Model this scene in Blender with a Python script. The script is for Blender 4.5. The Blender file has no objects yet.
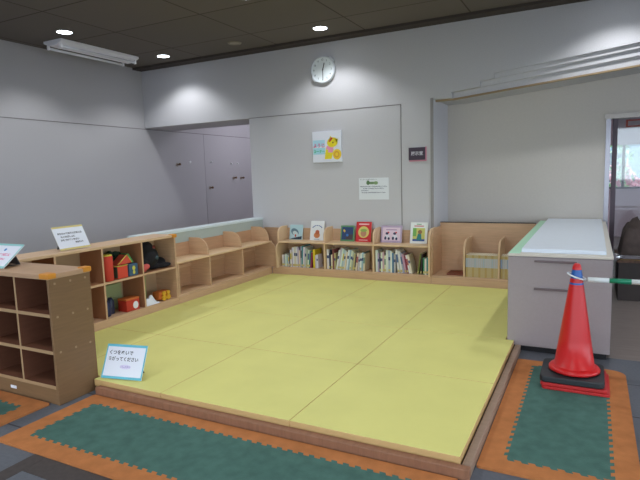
import bpy, bmesh, math, random
from mathutils import Vector, Matrix
random.seed(7)
sc = bpy.context.scene
C = sc.collection
R = math.radians

# ------------------------------------------------------------------ materials
def lin(c):
    return tuple(((v/255)/12.92 if v/255 <= .04045 else ((v/255+.055)/1.055)**2.4) for v in c)
MATS = {}
def mat(name, rgb, rough=.6, metal=0, noise=0, nscale=20, bump=0, bscale=200, spec=.5, emit=None, estr=0,
        alpha=None, stretch=None, trans=0, coat=0):
    if name in MATS: return MATS[name]
    m = bpy.data.materials.new(name); m.use_nodes = True
    nt = m.node_tree; b = nt.nodes['Principled BSDF']
    col = lin(rgb) + (1,)
    b.inputs['Base Color'].default_value = col
    b.inputs['Roughness'].default_value = rough
    b.inputs['Metallic'].default_value = metal
    b.inputs['Specular IOR Level'].default_value = spec
    b.inputs['Coat Weight'].default_value = coat
    if trans: b.inputs['Transmission Weight'].default_value = trans
    if emit:
        b.inputs['Emission Color'].default_value = lin(emit)+(1,)
        b.inputs['Emission Strength'].default_value = estr
    if noise or bump:
        tc = nt.nodes.new('ShaderNodeTexCoord'); mp = nt.nodes.new('ShaderNodeMapping')
        nt.links.new(tc.outputs['Object'], mp.inputs['Vector'])
        if stretch: mp.inputs['Scale'].default_value = stretch
    if noise:
        n = nt.nodes.new('ShaderNodeTexNoise'); n.inputs['Scale'].default_value = nscale
        n.inputs['Detail'].default_value = 4
        nt.links.new(mp.outputs['Vector'], n.inputs['Vector'])
        r = nt.nodes.new('ShaderNodeValToRGB')
        r.color_ramp.elements[0].position = .3; r.color_ramp.elements[1].position = .7
        r.color_ramp.elements[0].color = tuple(v*(1-noise) for v in col[:3])+(1,)
        r.color_ramp.elements[1].color = tuple(min(1, v*(1+noise)) for v in col[:3])+(1,)
        nt.links.new(n.outputs['Fac'], r.inputs['Fac']); nt.links.new(r.outputs['Color'], b.inputs['Base Color'])
    if bump:
        n2 = nt.nodes.new('ShaderNodeTexNoise'); n2.inputs['Scale'].default_value = bscale
        nt.links.new(mp.outputs['Vector'], n2.inputs['Vector'])
        bp = nt.nodes.new('ShaderNodeBump'); bp.inputs['Strength'].default_value = bump
        bp.inputs['Distance'].default_value = .004
        nt.links.new(n2.outputs['Fac'], bp.inputs['Height']); nt.links.new(bp.outputs['Normal'], b.inputs['Normal'])
    MATS[name] = m
    return m

def brick_mat(name, c1, c2, mortar, bw, bh, msize=.004, rough=.7, offset=0., noise=.12, spec=.4, shift=(0,0,0)):
    m = bpy.data.materials.new(name); m.use_nodes = True
    nt = m.node_tree; b = nt.nodes['Principled BSDF']
    tc = nt.nodes.new('ShaderNodeTexCoord'); mp = nt.nodes.new('ShaderNodeMapping')
    mp.inputs['Location'].default_value = shift
    nt.links.new(tc.outputs['Object'], mp.inputs['Vector'])
    br = nt.nodes.new('ShaderNodeTexBrick'); br.offset = offset
    br.inputs['Scale'].default_value = 1; br.inputs['Brick Width'].default_value = bw
    br.inputs['Row Height'].default_value = bh; br.inputs['Mortar Size'].default_value = msize
    br.inputs['Color1'].default_value = lin(c1)+(1,); br.inputs['Color2'].default_value = lin(c2)+(1,)
    br.inputs['Mortar'].default_value = lin(mortar)+(1,)
    nt.links.new(mp.outputs['Vector'], br.inputs['Vector'])
    n = nt.nodes.new('ShaderNodeTexNoise'); n.inputs['Scale'].default_value = 60
    nt.links.new(mp.outputs['Vector'], n.inputs['Vector'])
    mr = nt.nodes.new('ShaderNodeMapRange')
    mr.inputs['To Min'].default_value = 1-noise; mr.inputs['To Max'].default_value = 1+noise
    nt.links.new(n.outputs['Fac'], mr.inputs['Value'])
    mx = nt.nodes.new('ShaderNodeVectorMath'); mx.operation = 'SCALE'
    nt.links.new(br.outputs['Color'], mx.inputs[0]); nt.links.new(mr.outputs['Result'], mx.inputs['Scale'])
    nt.links.new(mx.outputs[0], b.inputs['Base Color'])
    b.inputs['Roughness'].default_value = rough; b.inputs['Specular IOR Level'].default_value = spec
    MATS[name] = m
    return m

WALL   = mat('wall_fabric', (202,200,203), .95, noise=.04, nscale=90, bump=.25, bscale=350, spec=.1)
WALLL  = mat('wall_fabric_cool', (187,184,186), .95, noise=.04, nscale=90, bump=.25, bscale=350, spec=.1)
RECW   = mat('recess_paint', (205,198,190), .85, noise=.02, nscale=40, spec=.15)
SEAM   = mat('seam_joint', (128,122,122), .9)  # grey of the wall panel joints
CEIL   = brick_mat('ceiling_panels', (116,109,104), (112,106,101), (84,77,73), 1.24, .92, .009, .9, 0, .06, .1)
CEILD  = mat('ceiling_edge_shade', (72,64,60), .9)
WOOD   = mat('beech_wood', (205,168,134), .5, noise=.07, nscale=6, stretch=(1,1,14), bump=.02, bscale=60, spec=.35)
WOODH  = mat('beech_board', (210,176,142), .48, noise=.07, nscale=6, stretch=(2,2,30), spec=.35)
WOODD  = mat('beech_back', (192,152,118), .6, noise=.06, nscale=5, stretch=(1,1,10), spec=.25)
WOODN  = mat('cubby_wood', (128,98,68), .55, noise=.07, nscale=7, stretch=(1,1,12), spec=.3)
WOODI  = mat('cubby_inner_shade', (112,72,54), .65, noise=.08, nscale=6, stretch=(1,1,8), spec=.2)  # shade inside the cubbies is put into this wood colour
EDGE   = mat('pale_edge', (222,190,152), .45, spec=.35)
CURB   = mat('curb_wood', (142,100,76), .55, noise=.1, nscale=10, stretch=(6,1,1), spec=.3)
CURBS  = mat('curb_wood_side', (150,126,108), .5, noise=.1, nscale=10, stretch=(1,6,1), spec=.35)
MATY   = mat('yellow_mat', (226,221,134), .55, noise=.035, nscale=3, bump=.05, bscale=120, spec=.3)
MATS_  = mat('mat_side', (206,168,112), .6)
ORANGE = mat('orange_foam', (182,116,68), .85, noise=.12, nscale=14, bump=.3, bscale=150, spec=.2)
GREEN  = mat('green_foam', (74,108,99), .85, noise=.14, nscale=16, bump=.3, bscale=150, spec=.2)
CARPET = brick_mat('floor_tiles', (98,101,108), (90,93,101), (60,60,66), .92, .5, .006, .7, 0, .2, .35, (.1,.24,0))
FLOORW = mat('far_floor', (136,124,118), .35, noise=.12, nscale=5, stretch=(1,8,1), spec=.5)
WHITEM = mat('white_plastic', (235,235,235), .35)
CAPM   = mat('orange_cap', (214,140,40), .5)
CABM   = mat('counter_paint', (160,149,150), .45, noise=.02, nscale=60, spec=.4)
CABT   = mat('counter_top', (230,238,248), .35, noise=.015, nscale=30, spec=.4)
GREENP = mat('green_strip', (184,230,198), .5)
DARK   = mat('dark_gap', (30,28,32), .6)
RED    = mat('cone_red', (205,28,30), .35, spec=.5)
REDB   = mat('cone_base_red', (190,34,34), .5)
BLUET  = mat('blue_tape', (28,92,170), .35)
BLACKR = mat('black_rubber', (38,42,46), .55, noise=.1, nscale=40)
CHROME = mat('chrome', (200,200,205), .15, metal=1)
FRAMEM = mat('pale_metal', (176,168,160), .35, metal=.6)
DPOST  = mat('dark_post', (72,54,66), .35)
POLEW  = mat('pole_white', (226,230,230), .3)
POLEG  = mat('pole_green', (14,128,92), .3)
PAPER  = mat('paper_white', (232,234,244), .5)
TEXTK  = mat('ink_black', (30,30,36), .6)
TEXTP  = mat('ink_pink', (228,84,140), .6)
TEXTG  = mat('ink_green', (70,190,110), .6)
BORDB  = mat('border_blue', (100,186,206), .45)
BORDY  = mat('border_yellow', (222,204,132), .5)
ACRYL  = mat('smoky_acrylic', (70,72,78), .2)
GLASS  = None
def glass_mat():
    m = bpy.data.materials.new('clear_glass'); m.use_nodes = True
    nt = m.node_tree; nt.nodes.clear()
    o = nt.nodes.new('ShaderNodeOutputMaterial'); t = nt.nodes.new('ShaderNodeBsdfTransparent')
    g = nt.nodes.new('ShaderNodeBsdfGlossy'); g.inputs['Roughness'].default_value = .03
    mx = nt.nodes.new('ShaderNodeMixShader'); mx.inputs[0].default_value = .1
    t.inputs[0].default_value = (.9,.93,.93,1)
    nt.links.new(t.outputs[0], mx.inputs[1]); nt.links.new(g.outputs[0], mx.inputs[2]); nt.links.new(mx.outputs[0], o.inputs[0])
    return m
GLASS = glass_mat()
def col(rgb, rough=.55, **k): return mat('paint_%d_%d_%d' % rgb, rgb, rough, **k)

# ------------------------------------------------------------------ mesh helpers
def box(bm, x0, x1, y0, y1, z0, z1, mi=0):
    vs = [bm.verts.new(p) for p in ((x0,y0,z0),(x1,y0,z0),(x1,y1,z0),(x0,y1,z0),(x0,y0,z1),(x1,y0,z1),(x1,y1,z1),(x0,y1,z1))]
    for f in ((0,3,2,1),(4,5,6,7),(0,1,5,4),(1,2,6,5),(2,3,7,6),(3,0,4,7)):
        bm.faces.new([vs[i] for i in f]).material_index = mi
def prism(bm, pts, axis, a, b, mi=0):
    """extrude 2D polygon; axis 0: pts=(y,z), 1: pts=(x,z), 2: pts=(x,y)"""
    def P(p, t): return ((t,p[0],p[1]) if axis == 0 else (p[0],t,p[1]) if axis == 1 else (p[0],p[1],t))
    A = [bm.verts.new(P(p,a)) for p in pts]; B = [bm.verts.new(P(p,b)) for p in pts]
    bm.faces.new(A).material_index = mi; bm.faces.new(B[::-1]).material_index = mi
    n = len(pts)
    for i in range(n): bm.faces.new([A[i],B[i],B[(i+1)%n],A[(i+1)%n]]).material_index = mi
def tube(bm, pts, r, seg=12, closed=False, mi=0, cap=True):
    rings = []; pts = [Vector(p) for p in pts]; n = len(pts)
    for i, p in enumerate(pts):
        if closed: d = pts[(i+1)%n]-pts[i-1]
        else: d = pts[min(i+1,n-1)]-pts[max(i-1,0)]
        d.normalize(); up = Vector((0,0,1)) if abs(d.z) < .9 else Vector((1,0,0))
        u = d.cross(up).normalized(); v = d.cross(u)
        rr = r[i] if isinstance(r,(list,tuple)) else r
        rings.append([bm.verts.new(p+u*rr*math.cos(2*math.pi*k/seg)+v*rr*math.sin(2*math.pi*k/seg)) for k in range(seg)])
    for i in range(n if closed else n-1):
        a, b = rings[i], rings[(i+1)%n]
        for k in range(seg):
            f = bm.faces.new([a[k],a[(k+1)%seg],b[(k+1)%seg],b[k]]); f.material_index = mi; f.smooth = True
    if cap and not closed:
        bm.faces.new(rings[0]).material_index = mi; bm.faces.new(rings[-1][::-1]).material_index = mi
def lathe(bm, prof, c=(0,0,0), seg=40, mi=0, mis=None, cap=True):
    rings = []
    for r, z in prof:
        rings.append([bm.verts.new((c[0]+r*math.cos(2*math.pi*k/seg), c[1]+r*math.sin(2*math.pi*k/seg), c[2]+z)) for k in range(seg)])
    for i in range(len(rings)-1):
        for k in range(seg):
            f = bm.faces.new([rings[i][k],rings[i][(k+1)%seg],rings[i+1][(k+1)%seg],rings[i+1][k]])
            f.smooth = True; f.material_index = mis[i] if mis else mi
    if not cap: return
    bm.faces.new(rings[0][::-1]); f = bm.faces.new(rings[-1]); f.material_index = mis[-1] if mis else mi
def ball(bm, c, r, sx=1, sy=1, sz=1, mi=0, rot=None):
    M = Matrix.Translation(c) @ (rot if rot else Matrix()) @ Matrix.Diagonal((r*sx, r*sy, r*sz, 1))
    g = bmesh.ops.create_icosphere(bm, subdivisions=3, radius=1, matrix=M)
    for v in g['verts']:
        for f in v.link_faces: f.material_index = mi; f.smooth = True
def mesh(name, bm, mats, parent=None, bevel=0, local=False, smooth_angle=None):
    """links bm as ONE object; vertices are in world coordinates unless local"""
    bmesh.ops.recalc_face_normals(bm, faces=bm.faces)
    if parent is not None and not local:
        q = parent; off = Vector((0,0,0))
        while q is not None: off += q.location; q = q.parent
        bmesh.ops.translate(bm, verts=bm.verts, vec=-off)
    me = bpy.data.meshes.new(name); bm.to_mesh(me); bm.free()
    for m in (mats if isinstance(mats,(list,tuple)) else [mats]): me.materials.append(m)
    o = bpy.data.objects.new(name, me); C.objects.link(o)
    if parent is not None: o.parent = parent
    if bevel:
        b = o.modifiers.new('bevel','BEVEL'); b.width = bevel; b.segments = 2; b.limit_method = 'ANGLE'
    return o
def tag(o, label=None, cat=None, group=None, kind=None):
    if label: o['label'] = label
    if cat: o['category'] = cat
    if group: o['group'] = group
    if kind: o['kind'] = kind
    return o
def thing(name, label, cat, loc, group=None, rot=(0,0,0)):
    o = bpy.data.objects.new(name, None); o.empty_display_size = .05; C.objects.link(o)
    o.location = loc; o.rotation_euler = rot
    return tag(o, label, cat, group)
def bx(name, m, parent, *a, bevel=0, local=False):
    bm = bmesh.new(); box(bm, *a); return mesh(name, bm, m, parent, bevel, local)
def structure(name, bm, m, parent=None):
    o = mesh(name, bm, m, parent)
    if parent is None: o['kind'] = 'structure'
    return o
def sbox(name, m, *a, parent=None):
    bm = bmesh.new(); box(bm, *a); return structure(name, bm, m, parent)
def text(name, s, size, m, parent, M, depth=.0006, align='CENTER', bold=0, spacing=1):
    """lettering as a mesh; M places the local XY text plane in the parent's space"""
    cu = bpy.data.curves.new('lettering','FONT'); cu.body = s; cu.size = size; cu.align_x = align; cu.align_y = 'CENTER'
    cu.extrude = depth; cu.offset = bold; cu.space_character = spacing; cu.resolution_u = 3
    t = bpy.data.objects.new('lettering', cu); C.objects.link(t)
    dg = bpy.context.evaluated_depsgraph_get(); dg.update()
    me = bpy.data.meshes.new_from_object(t.evaluated_get(dg)); me.transform(M)
    bpy.data.objects.remove(t); bpy.data.curves.remove(cu)
    me.materials.clear(); me.materials.append(m); me.name = name
    for p in me.polygons: p.material_index = 0
    o = bpy.data.objects.new(name, me); C.objects.link(o); o.parent = parent
    return o
def TX(x, y, z): return Matrix.Translation((x,y,z)) @ Matrix.Rotation(R(90),4,'X')   # text facing -Y
def ell(cx, cy, rx, ry, n=20, a=0):
    return [(cx+rx*math.cos(2*math.pi*k/n)*math.cos(a)-ry*math.sin(2*math.pi*k/n)*math.sin(a),
             cy+rx*math.cos(2*math.pi*k/n)*math.sin(a)+ry*math.sin(2*math.pi*k/n)*math.cos(a)) for k in range(n)]
def arc_profile(b, f, z0, z1, r, n=8):
    """side profile of a divider: back b, front f, rounded top front corner"""
    s = 1 if f > b else -1
    pts = [(b,z0),(f,z0)]
    for k in range(n+1):
        a = math.pi/2*k/n
        pts.append((f - s*r + s*r*math.cos(a), z1 - r + r*math.sin(a)))
    pts.append((b,z1))
    return pts

# ------------------------------------------------------------------ camera (fitted to the photograph's vanishing points)
yaw, pitch, roll, fpx = -0.47762359704321, 0.12075722617565217, -0.0305625892848187, 528.636781992232
F = Vector((math.sin(yaw)*math.cos(pitch), math.cos(yaw)*math.cos(pitch), -math.sin(pitch)))
Rt = Vector((math.cos(yaw), -math.sin(yaw), 0)); U = Rt.cross(F)
c_, s_ = math.cos(roll), math.sin(roll)
X_, Y_ = c_*Rt+s_*U, -s_*Rt+c_*U
cam = bpy.data.cameras.new('camera'); co = bpy.data.objects.new('camera', cam); C.objects.link(co)
M = Matrix.Identity(4)
for i in range(3): M[i][0], M[i][1], M[i][2] = X_[i], Y_[i], -F[i]
M.translation = (0,0,1.38); co.matrix_world = M
cam.sensor_width = 36; cam.lens = fpx/640*36; cam.clip_start = .05; cam.clip_end = 200
sc.camera = co

# ------------------------------------------------------------------ room shell
H = 3.1; YB = 6.3; YR = 7.0; XL = -6.3
sbox('floor', CARPET, -6.5, 6, -4, 4.25, -.1, 0)
bm = bmesh.new(); box(bm, -2.52,-2.43,.6,1.66,0,.002); box(bm, -2.429,-.9,1.47,1.66,0,.002); box(bm, -.6,.24,1.2,1.45,0,.002)
structure('floor_dark_band', bm, mat('dark_band', (66,58,56), .7, noise=.15, nscale=40))
sbox('floor_far', FLOORW, -6.5, 6, 4.25, 14, -.1, 0)
sbox('ceiling', CEIL, -6.5, 6, -4, 7.0, H, H+.1)
sbox('ceiling_shade_strip', CEILD, -6.3, 6, 6.12, 6.3, H-.03, H)  # dark strip painting the shadow band where ceiling meets back wall
sbox('ceiling_alcove', CEIL, -6.5, -4.1, 7.0, 10.2, H, H+.1)
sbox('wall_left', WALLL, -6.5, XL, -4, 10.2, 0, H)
sbox('wall_alcove_end', WALL, XL, -3.9, 10.0, 10.2, 0, H)
sbox('wall_alcove_right', WALL, -4.1, -3.9, 7.0, 10.0, 0, H)
bm = bmesh.new()
XJ = -4.325
box(bm, XL, XJ, YB, YR, 2.21, H)
box(bm, XJ, -1.70, YB, YR, 0, H)
XE = 3.6
L = lambda k, x: {0: 2.235+.087*(x+1.49), 1: 2.297+.100*(x+1.482), 2: 2.387+.106*(x+1.167), 3: 2.458+.102*(x+1.015)}[k]
prism(bm, [(-1.70,2.235),(-1.49,2.235),(-1.49,2.297),(-1.167,L(1,-1.167)),(-1.167,2.387),(-1.015,L(2,-1.015)),(-1.015,2.458),(XE,L(3,XE)),(XE,H),(-1.70,H)], 1, YB, YB+.035)
prism(bm, [(-1.70,2.235),(-1.49,2.235),(-1.49,2.297),(-1.167,L(1,-1.167)),(-1.167,2.387),(XE,L(2,XE)),(XE,H),(-1.70,H)], 1, YB+.035, YB+.07)
prism(bm, [(-1.70,2.235),(-1.49,2.235),(-1.49,2.297),(XE,L(1,XE)),(XE,H),(-1.70,H)], 1, YB+.07, YB+.105)
prism(bm, [(-1.70,2.235),(-1.49,2.235),(XE,L(0,XE)),(XE,H),(-1.70,H)], 1, YB+.105, YR)
box(bm, XE, 6, YB, YR, 0, H)
structure('wall_back', bm, WALL)
# thin strip painting the warm bounce light under the stepped arch
bm = bmesh.new()
prism(bm, [(-1.70,2.215),(-1.49,2.217),(XE,L(0,XE)-.018),(XE,L(0,XE)),(-1.49,2.235),(-1.70,2.235)], 1, YB+.09, YB+.13)
structure('bounce_strip', bm, mat('lintel_bounce', (158,134,100), .6))
bm = bmesh.new()
box(bm, -1.7, .115, YR, YR+.15, 0, H); box(bm, .115, 2.4, YR, YR+.15, 1.965, H); box(bm, 2.4, XE, YR, YR+.15, 0, H)
structure('wall_recess', bm, RECW)
bm = bmesh.new(); box(bm, XL, 6, -4.2, -4, 2.5, H); box(bm, XL, 6, -4.2, -4, 0, .1)
structure('wall_front', bm, WALL)
bm = bmesh.new(); box(bm, 6, 6.2, -4, YR, 2.7, H); box(bm, 6, 6.2, -4, YR, 0, .1)
structure('wall_right', bm, WALL)
# panel joints of the walls
sbox('trim_3', SEAM, XJ, -2.1, YB-.004, YB, 2.206, 2.214)
sbox('trim_4', SEAM, -2.106, -2.098, YB-.004, YB, .68, 2.214)
sbox('trim_5', SEAM, XL, XL+.004, -4, 10, 2.186, 2.196)
sbox('trim_6', mat('faint_joint', (158,154,158), .9), XL, XL+.003, 7.70, 7.707, 0, 2.19)
sbox('trim_7', mat('jamb_bead', (150,146,146), .7), -1.735, -1.70, YB-.012, YB, .0, 2.25)
# parapet behind the left shelves
PAR = mat('parapet_paint', (176,186,180), .7, noise=.02, nscale=30)
PCAP = mat('parapet_cap', (214,226,228), .4)
wp = sbox('wall_parapet', PAR, -4.32, -4.17, 3.98, YB, 0, .79)
sbox('parapet_cap', PCAP, -4.335, -4.16, 3.97, YB, .79, .815, parent=wp)

# glass door at the right
dr = thing('door_1', None, None, (1.2,YR,0)); dr['kind'] = 'structure'
bx('door_header', FRAMEM, dr, .10, 2.42, YR-.03, YR+.12, 1.925, 1.975)
bx('door_jamb', mat('jamb_metal', (170,168,176), .25, metal=.5), dr, .115, .165, YR-.01, YR+.12, 0, 1.925)
bx('door_stile', DPOST, dr, .185, .235, YR+.02, YR+.07, 0, 1.925, bevel=.004)
bx('door_stile', DPOST, dr, 1.26, 1.31, YR+.02, YR+.07, 0, 1.925, bevel=.004)
bx('door_stile', DPOST, dr, 2.33, 2.38, YR+.02, YR+.07, 0, 1.925, bevel=.004)
bx('glass_pane', GLASS, dr, .235, 1.26, YR+.04, YR+.05, .02, 1.925)
bx('glass_pane', GLASS, dr, 1.31, 2.33, YR+.04, YR+.05, .02, 1.925)
# room behind the door
SOF = mat('far_soffit', (120,112,116), .8); FARW = mat('far_wall', (206,200,206), .7); PINK = mat('far_pink_wall', (214,190,196), .7)
sbox('ceiling_far', SOF, -.6, 6, 7.15, 12, 2.3, 2.4)
sbox('wall_far_left', FARW, -.75, -.6, 7.15, 12.2, 0, 2.4)
bm = bmesh.new()
box(bm, -.6, 6, 12, 12.15, 1.80, 2.3); box(bm, -.6, 6, 12, 12.15, 0, .95)
structure('wall_far', bm, PINK)
w = thing('window_1', None, None, (2,12,.95)); w['kind'] = 'structure'
for x in (-.2, .35, .52, 1.1, 1.7, 2.4, 3.1, 3.9): bx('window_frame', DPOST, w, x-.025, x+.025, 12.02, 12.1, .95, 1.80)
bx('window_sill', DPOST, w, -.6, 6, 11.98, 12.1, .95, .985)
bx('window_pane', GLASS, w, -.6, 6, 12.05, 12.06, .985, 1.80)
pn = thing('fill_panel', 'unseen fill-light panel added to the ceiling in the room behind the glass door', 'ceiling light', (2.6,9.5,2.3))  # unseen lamp added to brighten the room behind the door
bx('fill_panel_frame', WHITEM, pn, 2.0,3.2,8.9,10.1,2.27,2.3)
bx('fill_diffuser', mat('far_fill',(240,240,240),.5,emit=(240,240,255),estr=6), pn, 2.05,3.15,8.95,10.05,2.265,2.2699)
sg = thing('hanging_sign', 'small sign with red frame hanging from ceiling behind glass door', 'sign', (.55,9,1.95))
bm = bmesh.new(); RF = col((240,84,50))
box(bm, .40,.72,8.98,9.02,1.945,1.965); box(bm, .40,.72,8.98,9.02,2.03,2.05); box(bm, .40,.425,8.98,9.02,1.965,2.03); box(bm, .695,.72,8.98,9.02,1.965,2.03)
mesh('red_frame', bm, RF, sg); bx('sign_panel', col((226,206,208)), sg, .425,.695,8.99,9.01,1.965,2.03)
for x in (.45,.67):
    bm = bmesh.new(); tube(bm, [(x,9,2.05),(x,9,2.3)], .005, 6); mesh('hanging_rod', bm, CHROME, sg)
# outside, beyond the far window
sbox('ground_outside', mat('paving', (120,120,126), .8), -60, 60, -60, 60, -.3, -.2)
def bush(x, y, r, h, label, g, z0=-.2):
    b = thing('shrub', label, 'shrub', (x,y,z0), 'shrubs outside the far window')
    bm = bmesh.new()
    rr = random.Random(int(x*100))
    for k in range(420):
        a = rr.uniform(0,6.28); t = math.acos(rr.uniform(-1,1)); q = r*rr.uniform(.6,1)
        p = Vector((x+q*math.sin(t)*math.cos(a), y+q*math.sin(t)*math.sin(a), z0+h*.55+h*.45*math.cos(t)*q/r))
        u = Vector((rr.uniform(-1,1),rr.uniform(-1,1),rr.uniform(-1,1))).normalized()*.11
        v = u.cross(Vector((rr.uniform(-1,1),rr.uniform(-1,1),1))).normalized()*.06
        bm.faces.new([bm.verts.new(p-u),bm.verts.new(p+v),bm.verts.new(p+u),bm.verts.new(p-v)])
    mesh('foliage', bm, g, b)
    bm = bmesh.new(); tube(bm, [(x,y,z0),(x,y,z0+h*.6)], .04, 8); mesh('stem', bm, CURB, b)
LG = mat('leaf_green', (110,150,90), .7); LP = mat('leaf_pink', (220,150,160), .7)
bush(.15, 14.5, .7, 3.0, 'tall green shrub seen through the window edge beyond the glass door', LG)
for x in (.62, 1.7): bush(x, 16, .5, 1.7, 'low pink flowering shrub outside the far window, %s' % ('nearer the door frame' if x < 1 else 'farther from the door frame'), LP)

ab = thing('apartment_building', 'blue-grey building outside, seen through the far window', 'building', (1,30,-.2))
bx('wall', mat('blue_facade', (96,120,134), .8, noise=.08, nscale=1), ab, -9, 11, 28, 34, -.2, 9)
for i in range(9):
    for z in (.6, 3.6, 6.4):
        f = bx('window_frame', WHITEM, ab, -8.2+i*2.1, -7.0+i*2.1, 27.92, 28, z, z+1.5)
        bx('pane', mat('dark_pane', (50,60,72), .15), f, -8.12+i*2.1, -7.08+i*2.1, 27.9, 27.919, z+.08, z+1.42)
bx('roof_slab', mat('slab', (120,120,122), .8), ab, -9.3, 11.3, 27.7, 34.3, 9, 9.3)
# low dark stage with rail, in front of the glass door
st = thing('display_stage', 'low dark brown stage with side board beside the white counter', 'stage', (1.0,6.5,0))
DKB = mat('dark_brown_panel', (46,34,30), .5, noise=.2, nscale=12)
bx('stage_body', DKB, st, .26, 1.9, 6.2, 6.93, 0, .40)
bx('stage_top', mat('stage_speckle', (92,66,50), .6, noise=.5, nscale=40), st, .24, 1.92, 6.17, 6.95, .40, .43, bevel=.004)
bx('yellow_edging', col((150,120,50)), st, .25, 1.9, 6.172, 6.19, .432, .446)
bm = bmesh.new(); nx, ny = 40, 16; V = {}
rr = random.Random(3)
def hz(i, j):
    u, v = i/nx, j/ny
    x = .27+1.6*u
    h = .30+.16*math.sin(u*19+.9)*math.exp(-u*1.5)+.05*math.sin(u*41+v*9)+.03*math.sin(v*17+u*5)
    e = min(1, min(u, 1-u)*9, min(v, 1-v)*4)
    return x, 6.24+.66*v, .447+max(.0, h*e**.5)
for i in range(nx+1):
    for j in range(ny+1): V[i,j] = bm.verts.new(hz(i,j))
for i in range(nx):
    for j in range(ny): bm.faces.new([V[i,j],V[i+1,j],V[i+1,j+1],V[i,j+1]]).smooth = True
g = bmesh.ops.extrude_face_region(bm, geom=list(bm.faces))
for v in [e for e in g['geom'] if isinstance(e, bmesh.types.BMVert)]: v.co.z = .4465
o = mesh('draped_cloth', bm, mat('grey_brown_cloth', (74,62,58), .9, noise=.2, nscale=15))
tag(o, 'rumpled grey-brown cloth heaped on the dark stage before the glass door', 'cloth')
rl = thing('guard_rail', 'chrome guard rail with ball end, running right from the white counter', 'rail', (.26,6.1,0))
bm = bmesh.new(); tube(bm, [(.24,6.1,.47),(1.85,6.1,.47)], .022, 12); ball(bm, (.235,6.1,.47), .04); mesh('top_rail', bm, CHROME, rl)
bx('wall_bracket', CHROME, rl, .141,.24,6.085,6.115,.455,.485)
for x in (1.05, 1.8):
    bm = bmesh.new(); tube(bm, [(x,6.1,0),(x,6.1,.47)], .018, 12); mesh('rail_post', bm, CHROME, rl)

# ------------------------------------------------------------------ ceiling lights
BULB = mat('lamp_lens', (255,255,255), .4, emit=(235,245,255), estr=14)
RING = mat('lamp_ring', (210,210,210), .4)
lamps = [(-5.42,4.28,'leftmost, above the fluorescent fitting in the picture'),(-5.37,5.8,'above the alcove opening in the left corner'),
         (-2.90,5.77,'just above the round wall clock'),(-3.0,4.40,'at the top edge of the picture, in front of the clock'),
         (.15,4.6,'over the white counter, above the picture'),(.2,5.8,'near the stepped arch at the right')]
for x in (-5.4,-2.95,-.5,2.2):
    for y in (2.9,1.2,-.6,-2.4): lamps.append((x,y,'%s row, %s column of those outside the picture' % ({2.9:'nearest',1.2:'second',-.6:'third',-2.4:'farthest'}[y], {-5.4:'leftmost',-2.95:'second',-.5:'third',2.2:'rightmost'}[x])))
E_LAMP = 42
for x, y, d in lamps:
    t = thing('downlight', 'round lit ceiling downlight, ' + d, 'ceiling light', (x,y,H), 'recessed ceiling downlights')
    bm = bmesh.new(); lathe(bm, [(.082,-.006),(.09,-.006),(.09,.0),(.082,.0)], (x,y,H), 32, cap=False)
    mesh('trim_ring', bm, RING, t)
    bm = bmesh.new(); lathe(bm, [(.0801,-.004),(.0801,-.001)], (x,y,H), 32); mesh('lens', bm, BULB, t)
    li = bpy.data.lights.new('downlight_lamp','SPOT'); li.energy = E_LAMP*(1 if y > 3.5 else 1.0); li.spot_size = R(126); li.spot_blend = .5
    li.shadow_soft_size = .06; li.color = (.93,.97,1.0)
    lo = bpy.data.objects.new('downlight_lamp', li); C.objects.link(lo); lo.location = (x,y,H-.03)
t = thing('downlight', 'round recessed ceiling downlight, unlit, between the lit two by the back wall', 'ceiling light', (-4.13,5.77,H), 'recessed ceiling downlights')
bm = bmesh.new(); lathe(bm, [(.065,-.008),(.085,-.008),(.09,.0),(.065,.0)], (-4.13,5.77,H), 32, cap=False); mesh('trim_ring', bm, mat('dull_ring',(150,140,125),.5), t)
bm = bmesh.new(); lathe(bm, [(.064,-.004),(.064,-.001)], (-4.13,5.77,H), 32); mesh('lens', bm, mat('dull_lens',(170,160,140),.3), t)
t = thing('fluorescent_fitting', 'long white surface-mounted fluorescent fitting, unlit, by the left wall', 'ceiling light', (-5.8,5.1,H))
WF = mat('fitting_white', (248,246,250), .4)
bm = bmesh.new(); prism(bm, [(-5.99,H-.001),(-5.99,H-.03),(-5.89,H-.07),(-5.77,H-.07),(-5.67,H-.03),(-5.67,H-.001)], 1, 4.42, 5.64)
mesh('housing', bm, WF, t, .003)
for x in (-5.945,-5.715):
    bm = bmesh.new(); tube(bm, [(x,4.46,H-.082),(x,5.60,H-.082)], .016, 12); mesh('tube_lamp', bm, mat('tube_glass',(235,235,240),.25), t)
    for y in (4.44,5.60): bx('lamp_holder', WF, t, x-.015,x+.015,y,y+.02,H-.1,H-.05)

pn = thing('fill_panel', 'fill-light panel added to the alcove ceiling, hidden above the opening', 'ceiling light', (-5.0,8.6,H))  # added soft fill for the alcove, whose own source is unseen
bx('fill_panel_frame', WF, pn, -5.65,-4.35,7.8,9.4,H-.03,H)
bx('fill_diffuser', mat('alcove_fill',(240,240,240),.5,emit=(240,240,255),estr=5), pn, -5.6,-4.4,7.85,9.35,H-.034,H-.0301)

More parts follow.
